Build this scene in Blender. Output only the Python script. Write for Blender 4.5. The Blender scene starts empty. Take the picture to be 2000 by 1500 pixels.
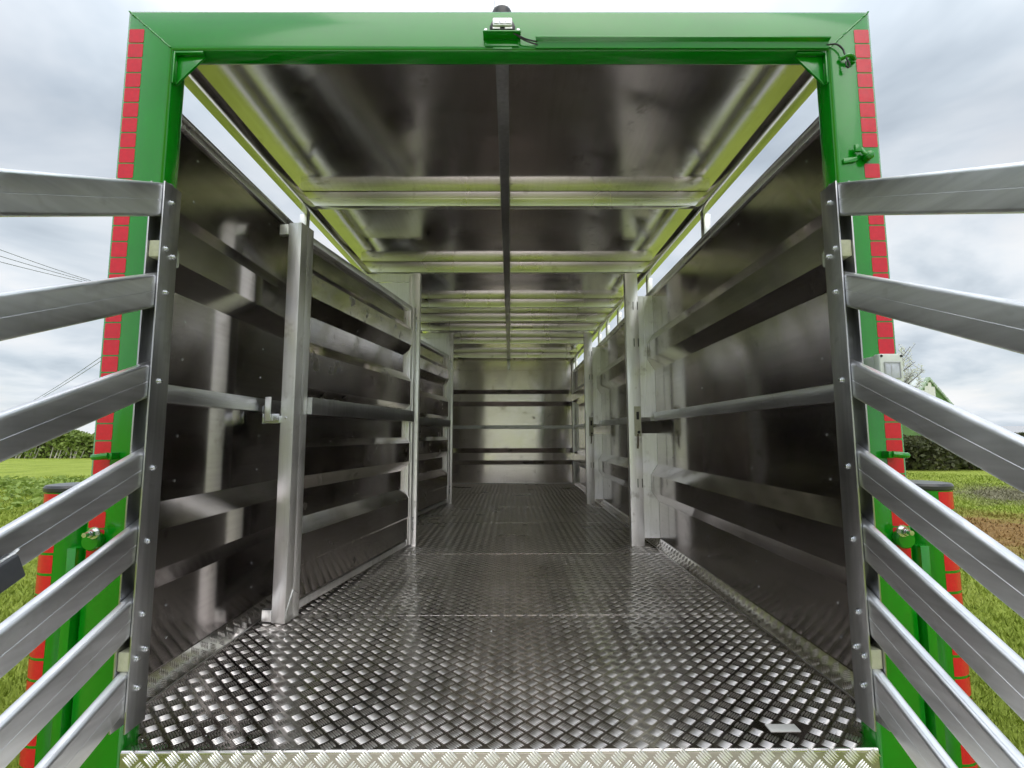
import bpy, bmesh, math, random
import numpy as np
from mathutils import Vector, Matrix
random.seed(7)
rng = np.random.default_rng(7)
sc = bpy.context.scene
COL = sc.collection
R = math.radians

# ------------------------------------------------------------------ camera
PITCH, YAW, ROLL, FPX = 0.1028, 0.0034, -0.002, 972.67
cd = bpy.data.cameras.new('camera'); cam = bpy.data.objects.new('camera', cd); COL.objects.link(cam)
cd.sensor_width = 36.0; cd.lens = FPX / 2000 * 36.0; cd.clip_start = 0.02; cd.clip_end = 3000
fw = Vector((math.sin(YAW) * math.cos(PITCH), math.cos(YAW) * math.cos(PITCH), math.sin(PITCH)))
r0 = Vector((math.cos(YAW), -math.sin(YAW), 0)); u0 = r0.cross(fw)
rt = r0 * math.cos(ROLL) + u0 * math.sin(ROLL); up = u0 * math.cos(ROLL) - r0 * math.sin(ROLL)
cam.matrix_world = Matrix((( rt.x, up.x, -fw.x, 0), (rt.y, up.y, -fw.y, 0), (rt.z, up.z, -fw.z, 1.55), (0, 0, 0, 1)))
sc.camera = cam

# ------------------------------------------------------------------ world: overcast sky
SUN_EL, SUN_AZ = R(50), R(172)          # sun veiled by cloud, behind the camera
w = bpy.data.worlds.new('World'); sc.world = w; w.use_nodes = True
nt = w.node_tree; nt.nodes.clear()
def N(tree, typ, **kw):
    n = tree.nodes.new(typ)
    for k, v in kw.items():
        if k.startswith('i_'):
            n.inputs[k[2:].replace('_', ' ')].default_value = v
        else: setattr(n, k, v)
    return n
def L(tree, a, b): tree.links.new(a, b)
def ramp(tree, stops, interp='LINEAR'):
    n = tree.nodes.new('ShaderNodeValToRGB'); cr = n.color_ramp; cr.interpolation = interp
    while len(cr.elements) < len(stops): cr.elements.new(0.5)
    for e, (p, c) in zip(cr.elements, stops):
        e.position = p; e.color = (c[0], c[1], c[2], 1) if len(c) == 3 else c
    return n
def math_node(tree, op, a=None, b=None, va=None, vb=None):
    n = tree.nodes.new('ShaderNodeMath'); n.operation = op
    if a is not None: L(tree, a, n.inputs[0])
    elif va is not None: n.inputs[0].default_value = va
    if b is not None: L(tree, b, n.inputs[1])
    elif vb is not None: n.inputs[1].default_value = vb
    return n
def mixc(tree, fac, a, b, blend='MIX'):
    n = tree.nodes.new('ShaderNodeMix'); n.data_type = 'RGBA'; n.blend_type = blend
    for s, v in ((n.inputs[0], fac), (n.inputs[6], a), (n.inputs[7], b)):
        if isinstance(v, (int, float)): s.default_value = v
        elif isinstance(v, tuple): s.default_value = (v[0], v[1], v[2], 1)
        else: L(tree, v, s)
    return n.outputs[2]
sky = N(nt, 'ShaderNodeTexSky'); sky.sky_type = 'NISHITA'; sky.sun_disc = False
sky.sun_elevation = SUN_EL; sky.sun_rotation = SUN_AZ
skys = nt.nodes.new('ShaderNodeVectorMath'); skys.operation = 'SCALE'; skys.inputs[3].default_value = 0.10
L(nt, sky.outputs[0], skys.inputs[0])
tc = N(nt, 'ShaderNodeTexCoord'); sep = N(nt, 'ShaderNodeSeparateXYZ'); L(nt, tc.outputs['Generated'], sep.inputs[0])
zz = math_node(nt, 'ADD', sep.outputs[2], vb=0.22)
zz = math_node(nt, 'MAXIMUM', zz.outputs[0], vb=0.12)
cx = math_node(nt, 'DIVIDE', sep.outputs[0], zz.outputs[0]); cy = math_node(nt, 'DIVIDE', sep.outputs[1], zz.outputs[0])
cv = N(nt, 'ShaderNodeCombineXYZ'); L(nt, cx.outputs[0], cv.inputs[0]); L(nt, cy.outputs[0], cv.inputs[1])
n1 = N(nt, 'ShaderNodeTexNoise'); n1.inputs['Scale'].default_value = 1.5; n1.inputs['Detail'].default_value = 5; n1.inputs['Roughness'].default_value = 0.52
n1.inputs['Distortion'].default_value = 0.35
L(nt, cv.outputs[0], n1.inputs['Vector'])
cr = ramp(nt, [(0.30, (0.49, 0.56, 0.635)), (0.40, (0.65, 0.725, 0.80)), (0.50, (0.83, 0.885, 0.94)), (0.62, (0.98, 0.99, 1.0))])
L(nt, n1.outputs[0], cr.inputs[0])
n2 = N(nt, 'ShaderNodeTexNoise'); n2.inputs['Scale'].default_value = 0.8; n2.inputs['Detail'].default_value = 3
L(nt, cv.outputs[0], n2.inputs['Vector'])
thin = ramp(nt, [(0.42, (0, 0, 0)), (0.72, (0.45, 0.45, 0.45))]); L(nt, n2.outputs[0], thin.inputs[0])
c1 = mixc(nt, thin.outputs[0], cr.outputs[0], skys.outputs[0])
# an overcast sky is brighter overhead than at the horizon
ze = N(nt, 'ShaderNodeMapRange'); ze.inputs[1].default_value = 0.45; ze.inputs[2].default_value = 1.0; ze.inputs[3].default_value = 1.0; ze.inputs[4].default_value = 2.3
L(nt, sep.outputs[2], ze.inputs[0])
c2 = nt.nodes.new('ShaderNodeVectorMath'); c2.operation = 'SCALE'; L(nt, c1, c2.inputs[0]); L(nt, ze.outputs[0], c2.inputs[3])
bg = N(nt, 'ShaderNodeBackground'); L(nt, c2.outputs[0], bg.inputs[0]); bg.inputs[1].default_value = 1.0
wo = N(nt, 'ShaderNodeOutputWorld'); L(nt, bg.outputs[0], wo.inputs[0])

sd = bpy.data.lights.new('sun', 'SUN'); sd.energy = 1.5; sd.angle = R(60); sd.color = (1.0, 0.96, 0.9)
sun = bpy.data.objects.new('sun', sd); COL.objects.link(sun)
sdir = Vector((math.sin(SUN_AZ) * math.cos(SUN_EL), math.cos(SUN_AZ) * math.cos(SUN_EL), math.sin(SUN_EL)))
sun.rotation_euler = sdir.to_track_quat('Z', 'Y').to_euler(); sun.location = sdir * 60

sc.view_settings.view_transform = 'Standard'; sc.view_settings.look = 'None'
sc.view_settings.exposure = 0.0; sc.view_settings.gamma = 1.0; sc.view_settings.use_curve_mapping = False
sc.render.engine = 'CYCLES'
sc.cycles.use_denoising = True; sc.cycles.use_adaptive_sampling = True; sc.cycles.adaptive_threshold = 0.04; sc.cycles.adaptive_min_samples = 24
sc.cycles.max_bounces = 8; sc.cycles.glossy_bounces = 6; sc.cycles.diffuse_bounces = 3; sc.cycles.transmission_bounces = 4
sc.cycles.caustics_reflective = True; sc.cycles.sample_clamp_indirect = 6.0; sc.cycles.blur_glossy = 0.5

# ------------------------------------------------------------------ materials
def new_mat(name):
    m = bpy.data.materials.new(name); m.use_nodes = True
    return m, m.node_tree, m.node_tree.nodes['Principled BSDF']
def noise(t, vec, scale, detail=3, rough=0.5, map_scale=None):
    if map_scale:
        mp = N(t, 'ShaderNodeMapping'); mp.inputs['Scale'].default_value = map_scale; L(t, vec, mp.inputs[0]); vec = mp.outputs[0]
    n = N(t, 'ShaderNodeTexNoise'); n.inputs['Scale'].default_value = scale; n.inputs['Detail'].default_value = detail; n.inputs['Roughness'].default_value = rough
    L(t, vec, n.inputs['Vector']); return n.outputs[0]
def pos(t): return N(t, 'ShaderNodeNewGeometry').outputs['Position']

def metal(name, base, rough, tangent=None, aniso=0.0, grain=(1, 1, 1), wave=0.0, var=0.25, bump=0.0, smudge=0.0, wavescale=1.3):
    m, t, b = new_mat(name); p = pos(t)
    b.inputs['Metallic'].default_value = 1.0
    g = noise(t, p, 60, 2, 0.6, grain)           # rolling or extrusion grain
    s = noise(t, p, 2.3, 2, 0.6)                  # handling stains
    f = mixc(t, 0.5, g, s)
    lo = tuple(c * (1 - var) for c in base); hi = tuple(min(1, c * (1 + var)) for c in base)
    rr = ramp(t, [(0.3, lo), (0.7, hi)]); L(t, f, rr.inputs[0]); col = rr.outputs[0]
    mr = N(t, 'ShaderNodeMapRange'); mr.inputs[1].default_value = 0.3; mr.inputs[2].default_value = 0.75
    mr.inputs[3].default_value = rough * 0.75; mr.inputs[4].default_value = rough * 1.35; L(t, s, mr.inputs[0])
    rg = mr.outputs[0]
    if smudge:
        k = noise(t, p, 7, 3, 0.7); kr = ramp(t, [(0.60, (0, 0, 0)), (0.72, (1, 1, 1))]); L(t, k, kr.inputs[0])
        col = mixc(t, kr.outputs[0], col, mixc(t, 1.0, col, (0.80, 0.79, 0.77), 'MULTIPLY'))
        a = math_node(t, 'MULTIPLY', kr.outputs[0], vb=smudge); a2 = math_node(t, 'ADD', a.outputs[0], rg); rg = a2.outputs[0]
    L(t, col, b.inputs['Base Color']); L(t, rg, b.inputs['Roughness'])
    if tangent:
        c = N(t, 'ShaderNodeCombineXYZ')
        for i in range(3): c.inputs[i].default_value = tangent[i]
        L(t, c.outputs[0], b.inputs['Tangent']); b.inputs['Anisotropic'].default_value = aniso
    if wave or bump:
        h = None
        if wave:
            wv = noise(t, p, wavescale, 1, 0.4); h = math_node(t, 'MULTIPLY', wv, vb=wave).outputs[0]
        if bump:
            gb = math_node(t, 'MULTIPLY', g, vb=bump).outputs[0]
            h = gb if h is None else math_node(t, 'ADD', h, gb).outputs[0]
        bn = N(t, 'ShaderNodeBump'); bn.inputs['Strength'].default_value = 1.0; bn.inputs['Distance'].default_value = 1.0
        L(t, h, bn.inputs['Height']); L(t, bn.outputs[0], b.inputs['Normal'])
    return m
def plain(name, col, rough=0.5, metallic=0.0, ior=1.5, coat=0.0, var=0.12, vs=20, bump=0.0, bs=200):
    m, t, b = new_mat(name); p = pos(t)
    rr = ramp(t, [(0.3, tuple(c * (1 - var) for c in col)), (0.7, tuple(min(1, c * (1 + var)) for c in col))])
    L(t, noise(t, p, vs, 4, 0.6), rr.inputs[0]); L(t, rr.outputs[0], b.inputs['Base Color'])
    b.inputs['Roughness'].default_value = rough; b.inputs['Metallic'].default_value = metallic; b.inputs['IOR'].default_value = ior
    b.inputs['Coat Weight'].default_value = coat; b.inputs['Coat Roughness'].default_value = 0.05
    if bump:
        bn = N(t, 'ShaderNodeBump'); bn.inputs['Strength'].default_value = 0.6; bn.inputs['Distance'].default_value = bump
        L(t, noise(t, p, bs, 3), bn.inputs['Height']); L(t, bn.outputs[0], b.inputs['Normal'])
    return m
M = {}
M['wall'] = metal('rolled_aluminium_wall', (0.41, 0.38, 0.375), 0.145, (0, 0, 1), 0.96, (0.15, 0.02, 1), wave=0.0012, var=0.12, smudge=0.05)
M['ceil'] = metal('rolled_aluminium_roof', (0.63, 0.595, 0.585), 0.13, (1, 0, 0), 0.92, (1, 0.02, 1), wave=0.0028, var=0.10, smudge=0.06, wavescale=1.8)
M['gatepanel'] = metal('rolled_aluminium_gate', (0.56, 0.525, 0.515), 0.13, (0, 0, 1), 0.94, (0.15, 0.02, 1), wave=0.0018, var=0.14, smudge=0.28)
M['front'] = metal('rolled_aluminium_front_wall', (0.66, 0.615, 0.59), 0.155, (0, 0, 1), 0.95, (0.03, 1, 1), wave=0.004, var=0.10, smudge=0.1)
M['post'] = metal('mill_finish_extrusion', (0.96, 0.965, 0.955), 0.42, None, 0, (1, 1, 0.06), var=0.16, smudge=0.2)
M['rib'] = metal('mill_finish_roof_rib', (0.90, 0.875, 0.87), 0.30, None, 0, (0.05, 1, 1), var=0.14, smudge=0.1)
M['siderail'] = metal('bright_roof_rail', (0.70, 0.69, 0.66), 0.16, None, 0, (1, 0.05, 1), var=0.10)
M['ramp'] = metal('worn_ramp_plate', (0.80, 0.78, 0.75), 0.55, var=0.15)
M['rail'] = metal('brushed_gate_tube', (0.76, 0.77, 0.80), 0.36, None, 0, (1, 0.05, 0.6), var=0.24, smudge=0.12, bump=0.00004)
M['stile'] = metal('dull_aluminium_plate', (0.46, 0.465, 0.475), 0.36, None, 0, (1, 1, 0.06), var=0.22, smudge=0.15)
M['tread'] = metal('tread_plate', (0.75, 0.71, 0.69), 0.15, None, 0, (1, 0.1, 1), var=0.12, smudge=0.10, wave=0.0008, wavescale=3)
M['lip'] = metal('tread_plate_nosing', (0.47, 0.435, 0.385), 0.36, None, 0, (0.1, 1, 1), var=0.15)
M['lipbar'] = metal('worn_nosing_bars', (0.93, 0.92, 0.89), 0.28, var=0.06)
M['treadbar'] = metal('worn_tread_bars', (0.81, 0.775, 0.755), 0.33, var=0.18, smudge=0.12)
M['zinc'] = metal('zinc_plated_steel', (0.68, 0.70, 0.73), 0.24, var=0.12)
M['weld'] = metal('weld_bead_aluminium', (0.7, 0.7, 0.69), 0.42, var=0.3, bump=0.0006, grain=(3, 3, 3))
M['green'] = plain('green_gloss_paint', (0.001, 0.215, 0.004), 0.18, ior=1.62, coat=0.25, var=0.08, vs=6, bump=0.00012, bs=260)
M['red'] = plain('red_reflective_tape', (0.60, 0.001, 0.018), 0.24, ior=1.6, var=0.08, vs=90, bump=0.0003, bs=900)
M['black'] = plain('black_plastic', (0.012, 0.012, 0.014), 0.35, vs=50)
M['cap'] = plain('black_end_cap', (0.03, 0.03, 0.034), 0.28, vs=50)
M['grey_box'] = plain('light_grey_plastic', (0.62, 0.65, 0.63), 0.4, vs=30, var=0.05)
M['lens'] = plain('clear_lamp_lens', (0.75, 0.76, 0.82), 0.08, ior=1.5, coat=1.0, var=0.05)
M['window'] = plain('tinted_cover', (0.50, 0.52, 0.60), 0.1, ior=1.6, var=0.1, vs=60)
M['nylon'] = plain('cream_nylon_block', (0.48, 0.48, 0.36), 0.5, vs=60, var=0.1)
M['darkgrey'] = plain('dark_grey_bracket', (0.055, 0.058, 0.066), 0.4, vs=40)
M['rubber'] = plain('rubber', (0.02, 0.02, 0.02), 0.7)
M['white'] = plain('white_cladding', (0.72, 0.72, 0.70), 0.5)
M['barn_green'] = plain('green_cladding', (0.10, 0.19, 0.06), 0.6, var=0.2, vs=2)
M['barn_roof'] = plain('fibre_cement_roof', (0.62, 0.65, 0.66), 0.7, var=0.15, vs=1)
M['barn_trim'] = plain('pale_green_verge', (0.35, 0.45, 0.33), 0.6, var=0.2, vs=3)
M['timber'] = plain('orange_brown_timber', (0.40, 0.16, 0.05), 0.7, var=0.35, vs=3)
M['roof_grey'] = plain('grey_roof_sheet', (0.40, 0.40, 0.41), 0.6, var=0.15)
M['blue'] = plain('dark_blue_paint', (0.015, 0.03, 0.11), 0.25, coat=0.5)
M['glass'] = plain('dark_window_glass', (0.02, 0.025, 0.03), 0.05, ior=1.5, var=0.0)
M['pole'] = plain('weathered_pole', (0.13, 0.09, 0.06), 0.85, var=0.3, vs=4)
M['cable'] = plain('overhead_cable', (0.10, 0.11, 0.12), 0.6)
M['twig'] = plain('twig_bark', (0.11, 0.085, 0.06), 0.9, var=0.3, vs=9)
M['stem'] = plain('pale_stem', (0.42, 0.40, 0.34), 0.8, var=0.25, vs=3)

def leafmat(name, stops, vs=3.0, rough=0.55, trans=0.25):
    m, t, b = new_mat(name); p = pos(t)
    f = mixc(t, 0.55, noise(t, p, vs, 3, 0.6), noise(t, p, vs * 14, 3, 0.7))
    rr = ramp(t, stops); L(t, f, rr.inputs[0]); L(t, rr.outputs[0], b.inputs['Base Color'])
    b.inputs['Roughness'].default_value = rough; b.inputs['Specular IOR Level'].default_value = 0.3
    tr = N(t, 'ShaderNodeBsdfTranslucent'); L(t, rr.outputs[0], tr.inputs[0])
    mx = N(t, 'ShaderNodeMixShader'); mx.inputs[0].default_value = trans
    L(t, b.outputs[0], mx.inputs[1]); L(t, tr.outputs[0], mx.inputs[2])
    L(t, mx.outputs[0], t.nodes['Material Output'].inputs[0]); return m
M['hedge'] = leafmat('hedge_leaves', [(0.3, (0.10, 0.15, 0.03)), (0.5, (0.20, 0.28, 0.06)), (0.7, (0.36, 0.44, 0.11))], 1.2)
M['bramble'] = leafmat('bramble_leaves', [(0.3, (0.035, 0.045, 0.018)), (0.5, (0.075, 0.085, 0.035)), (0.7, (0.15, 0.15, 0.065))], 1.2)
M['blossom'] = leafmat('blossom_petals', [(0.3, (0.50, 0.53, 0.40)), (0.45, (0.80, 0.81, 0.77)), (0.7, (0.9, 0.9, 0.89))], 6, trans=0.5)
M['weed'] = leafmat('dock_leaves', [(0.3, (0.14, 0.22, 0.04)), (0.6, (0.30, 0.40, 0.09))], 2)

def ground_tint(t, p):
    """grass colour with a trodden bare patch and a grey track to the right of the trailer"""
    f = mixc(t, 0.5, noise(t, p, 0.8, 4, 0.6), noise(t, p, 9.0, 5, 0.7))
    g = ramp(t, [(0.30, (0.14, 0.19, 0.03)), (0.48, (0.26, 0.33, 0.05)), (0.62, (0.35, 0.405, 0.085)), (0.74, (0.43, 0.43, 0.14))])
    L(t, f, g.inputs[0]); col = g.outputs[0]
    edge = noise(t, p, 1.1, 5, 0.65); fine = noise(t, p, 14, 4, 0.7)
    for cxy, rx, ry, cols in (((7.8, 8.1), 3.4, 2.1, [(0.33, (0.11, 0.05, 0.02)), (0.5, (0.25, 0.125, 0.05)), (0.66, (0.38, 0.25, 0.11))]),
                              ((13.0, 13.2), 3.4, 1.6, [(0.35, (0.13, 0.12, 0.09)), (0.7, (0.30, 0.27, 0.19))])):
        mp = N(t, 'ShaderNodeMapping'); mp.vector_type = 'TEXTURE'; mp.inputs['Location'].default_value = (cxy[0], cxy[1], 0)
        mp.inputs['Rotation'].default_value = (0, 0, R(45)); mp.inputs['Scale'].default_value = (rx, ry, 50); L(t, p, mp.inputs[0])
        ln = N(t, 'ShaderNodeVectorMath'); ln.operation = 'LENGTH'; L(t, mp.outputs[0], ln.inputs[0])
        a = math_node(t, 'MULTIPLY_ADD', edge, vb=1.6); a.inputs[2].default_value = -0.8
        d = math_node(t, 'ADD', ln.outputs['Value'], a.outputs[0])
        k = ramp(t, [(0.35, (.9, .9, .9)), (0.98, (0, 0, 0))]); L(t, d.outputs[0], k.inputs[0])
        soil = ramp(t, cols); L(t, fine, soil.inputs[0])
        col = mixc(t, k.outputs[0], col, soil.outputs[0])
    return col
m, t, b = new_mat('meadow_ground'); p = pos(t)
L(t, ground_tint(t, p), b.inputs['Base Color']); b.inputs['Roughness'].default_value = 0.9; b.inputs['Specular IOR Level'].default_value = 0.15
bn = N(t, 'ShaderNodeBump'); bn.inputs['Strength'].default_value = 0.8; bn.inputs['Distance'].default_value = 0.05
L(t, noise(t, p, 22, 5, 0.7), bn.inputs['Height']); L(t, bn.outputs[0], b.inputs['Normal']); M['ground'] = m
m, t, b = new_mat('grass_blades'); p = pos(t)
L(t, ground_tint(t, p), b.inputs['Base Color']); b.inputs['Roughness'].default_value = 0.6; b.inputs['Specular IOR Level'].default_value = 0.25
M['grass'] = m

# ------------------------------------------------------------------ mesh helpers
class MB:
    def __init__(s): s.v = []; s.f = []
    def add(s, verts, faces):
        k = len(s.v); s.v += [tuple(x) for x in verts]; s.f += [tuple(i + k for i in f) for f in faces]
    def box(s, x0, x1, y0, y1, z0, z1):
        s.add([(x0, y0, z0), (x1, y0, z0), (x1, y1, z0), (x0, y1, z0), (x0, y0, z1), (x1, y0, z1), (x1, y1, z1), (x0, y1, z1)],
              [(0, 3, 2, 1), (4, 5, 6, 7), (0, 1, 5, 4), (1, 2, 6, 5), (2, 3, 7, 6), (3, 0, 4, 7)]); return s
    def prism(s, poly, axis, a, b):
        """extrude a 2-D polygon (list of pairs) along an axis"""
        def P(q, h):
            return {'x': (h, q[0], q[1]), 'y': (q[0], h, q[1]), 'z': (q[0], q[1], h)}[axis]
        n = len(poly)
        s.add([P(q, a) for q in poly] + [P(q, b) for q in poly],
              [(i, (i + 1) % n, n + (i + 1) % n, n + i) for i in range(n)] + [tuple(range(n))[::-1], tuple(range(n, 2 * n))]); return s
    def sweep(s, prof, pts, side, closed_ends=True):
        """sweep a closed 2-D profile (a along side vector, b along the third axis) through points in a plane normal to 'side'"""
        pts = [Vector(q) for q in pts]; side = Vector(side).normalized(); n = len(prof); rings = []
        for i, q in enumerate(pts):
            d0 = (pts[i] - pts[i - 1]).normalized() if i else (pts[1] - pts[0]).normalized()
            d1 = (pts[i + 1] - pts[i]).normalized() if i + 1 < len(pts) else d0
            tdir = (d0 + d1).normalized(); k = 1 / max(0.3, tdir.dot(d0)); bdir = side.cross(tdir).normalized()
            rings.append([q + side * a + bdir * (bb * k) for a, bb in prof])
        vs = [x for r in rings for x in r]; fs = []
        for i in range(len(pts) - 1):
            for j in range(n):
                fs.append((i * n + j, i * n + (j + 1) % n, (i + 1) * n + (j + 1) % n, (i + 1) * n + j))
        if closed_ends: fs += [tuple(range(n))[::-1], tuple(range((len(pts) - 1) * n, len(pts) * n))]
        s.add(vs, fs); return s
    def tube(s, pts, r, n=8):
        pts = [Vector(q) for q in pts]; rings = []; ref = Vector((0, 0, 1))
        for i, q in enumerate(pts):
            d = (pts[min(i + 1, len(pts) - 1)] - pts[max(i - 1, 0)]).normalized()
            a = d.cross(ref if abs(d.z) < 0.95 else Vector((1, 0, 0))).normalized(); b = d.cross(a)
            rr = r[i] if isinstance(r, (list, tuple)) else r
            rings.append([q + (a * math.cos(2 * math.pi * j / n) + b * math.sin(2 * math.pi * j / n)) * rr for j in range(n)])
        fs = [(i * n + j, i * n + (j + 1) % n, (i + 1) * n + (j + 1) % n, (i + 1) * n + j) for i in range(len(pts) - 1) for j in range(n)]
        fs += [tuple(range(n))[::-1], tuple(range((len(pts) - 1) * n, len(pts) * n))]
        s.add([x for r_ in rings for x in r_], fs); return s
    def lathe(s, prof, c, axis=(0, 0, 1), n=20):
        """profile of (radius, height) pairs revolved round an axis through c"""
        ax = Vector(axis).normalized(); a = ax.cross(Vector((1, 0, 0)) if abs(ax.x) < 0.9 else Vector((0, 1, 0))).normalized(); b = ax.cross(a); c = Vector(c)
        vs = [c + ax * h + (a * math.cos(2 * math.pi * j / n) + b * math.sin(2 * math.pi * j / n)) * r for r, h in prof for j in range(n)]
        k = len(prof); fs = [(i * n + j, i * n + (j + 1) % n, (i + 1) * n + (j + 1) % n, (i + 1) * n + j) for i in range(k - 1) for j in range(n)]
        fs += [tuple(range(n))[::-1], tuple(range((k - 1) * n, k * n))]
        s.add(vs, fs); return s
    def build(s, name, mat, parent=None, smooth=28, bevel=0.0, seg=2):
        me = bpy.data.meshes.new(name); me.from_pydata(s.v, [], s.f)
        bm = bmesh.new(); bm.from_mesh(me); bmesh.ops.recalc_face_normals(bm, faces=bm.faces)
        if bevel:
            es = [e for e in bm.edges if len(e.link_faces) == 2 and e.calc_face_angle(0) > 0.5]
            bmesh.ops.bevel(bm, geom=es, offset=bevel, segments=seg, profile=0.5, affect='EDGES', clamp_overlap=True)
        bm.to_mesh(me); bm.free()
        me.materials.append(mat)
        if smooth:
            me.shade_smooth(); me.set_sharp_from_angle(angle=R(smooth))
        return link(bpy.data.objects.new(name, me), parent)
def link(o, parent=None, keep=True):
    COL.objects.link(o)
    if parent is not None:
        o.parent = parent
        if keep and parent.get('_w') is not None:
            o.matrix_parent_inverse = Matrix.Translation(Vector(parent['_w'])).inverted()
    return o
def inst(src, name, loc, parent, rot=(0, 0, 0)):
    o = bpy.data.objects.new(name, src.data if hasattr(src, 'data') else src); o.location = loc; o.rotation_euler = rot
    return link(o, parent)
def thing(name, loc, label, cat, group=None):
    o = bpy.data.objects.new(name, None); o.location = loc; o.empty_display_size = 0.2; COL.objects.link(o)
    o['_w'] = tuple(loc); tag(o, label, cat, group); return o
def tag(o, label=None, cat=None, group=None, kind=None):
    for k, v in (('label', label), ('category', cat), ('group', group), ('kind', kind)):
        if v: o[k] = v
    return o
def rrect(wd, ht, r, n=3, groove=0.0):
    """rounded rectangle profile, optional hairline seam in the middle of the two long sides"""
    pts = []
    for cx_, cy_, a0 in ((wd / 2 - r, ht / 2 - r, 0), (-wd / 2 + r, ht / 2 - r, 90), (-wd / 2 + r, -ht / 2 + r, 180), (wd / 2 - r, -ht / 2 + r, 270)):
        for i in range(n + 1):
            a = R(a0 + 90 * i / n); pts.append((cx_ + r * math.cos(a), cy_ + r * math.sin(a)))
        if groove and a0 == 90: pts += [(-wd / 2, groove), (-wd / 2 + groove, 0), (-wd / 2, -groove)]
        if groove and a0 == 270: pts += [(wd / 2, -groove), (wd / 2 - groove, 0), (wd / 2, groove)]
    return pts
def raw_mesh(name, verts, faces_quads=None, tris=None, mat=None, parent=None, smooth=True):
    """large mesh straight from numpy arrays"""
    me = bpy.data.meshes.new(name); nq = 0 if faces_quads is None else len(faces_quads); nt_ = 0 if tris is None else len(tris)
    me.vertices.add(len(verts)); me.vertices.foreach_set('co', np.asarray(verts, np.float32).ravel())
    lv = np.concatenate(([] if nq == 0 else [np.asarray(faces_quads).ravel()]) + ([] if nt_ == 0 else [np.asarray(tris).ravel()])).astype(np.int32)
    tot = np.concatenate([np.full(nq, 4), np.full(nt_, 3)]).astype(np.int32); st = np.concatenate([[0], np.cumsum(tot)[:-1]]).astype(np.int32)
    me.loops.add(len(lv)); me.loops.foreach_set('vertex_index', lv); me.polygons.add(len(tot))
    me.polygons.foreach_set('loop_start', st); me.polygons.foreach_set('loop_total', tot)
    if smooth: me.polygons.foreach_set('use_smooth', np.ones(len(tot), bool))
    me.update(calc_edges=True); me.validate()
    if mat: me.materials.append(mat)
    return link(bpy.data.objects.new(name, me), parent)

# ------------------------------------------------------------------ main dimensions (metres, camera stands over x=0, y=0)
FL = 0.6464                      # trailer floor height
XL, XR = -1.292, 1.233           # inner faces of the side walls
D = 1.540                        # rear face of the green frame
YB = 9.50                        # front wall
WT = 2.800                       # top of the side walls
SL = 2.945                       # top of the ventilation slot
CZ = 3.105                       # ceiling
FT = 2.975                       # top of the green frame
FXL, FXR, FIL, FIR = -1.283, 1.217, -1.126, 1.066
FDEP = 0.080
RIBS = [3.045, 4.345, 5.575, 6.25, 6.83, 7.83, 9.30]
RZ0 = 3.006                      # underside of the roof ribs
XC = -0.030

# ------------------------------------------------------------------ ground
g = MB(); g.add([(-900, -900, 0), (900, -900, 0), (900, 900, 0), (-900, 900, 0)], [(0, 1, 2, 3)])
ground = tag(g.build('ground', M['ground'], smooth=0), 'grass field around the trailer', kind='structure')

m, t, b = new_mat('reflection_gravel'); p = pos(t)  # unseen gravel, added so that the metal reflects less grass green
gc = ramp(t, [(0.3, (0.20, 0.17, 0.13)), (0.5, (0.36, 0.32, 0.26)), (0.7, (0.48, 0.45, 0.39))]); L(t, mixc(t, 0.5, noise(t, p, 3, 3), noise(t, p, 60, 4, 0.7)), gc.inputs[0]); L(t, gc.outputs[0], b.inputs['Base Color']); b.inputs['Roughness'].default_value = 0.9
M['gravel'] = m
g = MB(); nn = 40
lf = [(-1.35 + .25 * math.sin(i * .9) + .12 * math.sin(i * 2.3), -2.1 + i * .06, .004) for i in range(nn)]; rg_ = [(1.35 + .25 * math.sin(i * 1.1 + 2) + .12 * math.sin(i * 2.9), -2.1 + i * .06, .004) for i in range(nn)]
g.add(lf + rg_, [(i, nn + i, nn + i + 1, i + 1) for i in range(nn - 1)])
tag(g.build('added_gravel', M['gravel'], smooth=0), 'unseen gravel patch added at the ramp foot to neutralise reflections', kind='structure')

trailer = thing('livestock_trailer', (XC, 5.5, 0), 'green framed aluminium livestock trailer seen through its open rear', 'trailer')

# ---- rear frame
wl = FIL - FXL; wr = FXR - FIR; wt = 0.141
def frame_mesh():
    mb = MB(); r = 0.012; n = 3
    # mitred hollow-section frame; corners of the section rounded
    outer = [(FXL, 0.06), (FXL, FT), (FXR, FT), (FXR, 0.06)]; inner = [(FIL, 0.06), (FIL, FT - wt), (FIR, FT - wt), (FIR, 0.06)]
    prof = [(0, r), (r * 0.3, r * 0.3), (r, 0)]
    ring = []      # (fraction across, y)
    for (o, i_) in zip(outer, inner):
        o = Vector((o[0], 0, o[1])); i_ = Vector((i_[0], 0, i_[1])); dv = i_ - o; ln = dv.length / (1.414 if abs(dv.z) > 0.01 else 1.0); e = r / ln
        sec = [(0, D + r), (e * 0.3, D + r * 0.3), (e, D), (1 - e, D), (1 - e * 0.3, D + r * 0.3), (1, D + r),
               (1, D + FDEP - r), (1 - e * 0.3, D + FDEP - r * 0.3), (1 - e, D + FDEP), (e, D + FDEP), (e * 0.3, D + FDEP - r * 0.3), (0, D + FDEP - r)]
        ring.append([(o.x + dv.x * k, y, o.z + dv.z * k) for k, y in sec])
    n = 12; vs = [q for rg in ring for q in rg]
    fs = [(a * n + j, a * n + (j + 1) % n, (a + 1) * n + (j + 1) % n, (a + 1) * n + j) for a in range(3) for j in range(n)] + [tuple(range(n))[::-1], tuple(range(3 * n, 4 * n))]
    mb.add(vs, fs); return mb
frame = frame_mesh().build('rear_frame', M['green'], trailer, smooth=50)
tag(frame, 'green painted steel frame around the open rear')
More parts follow.
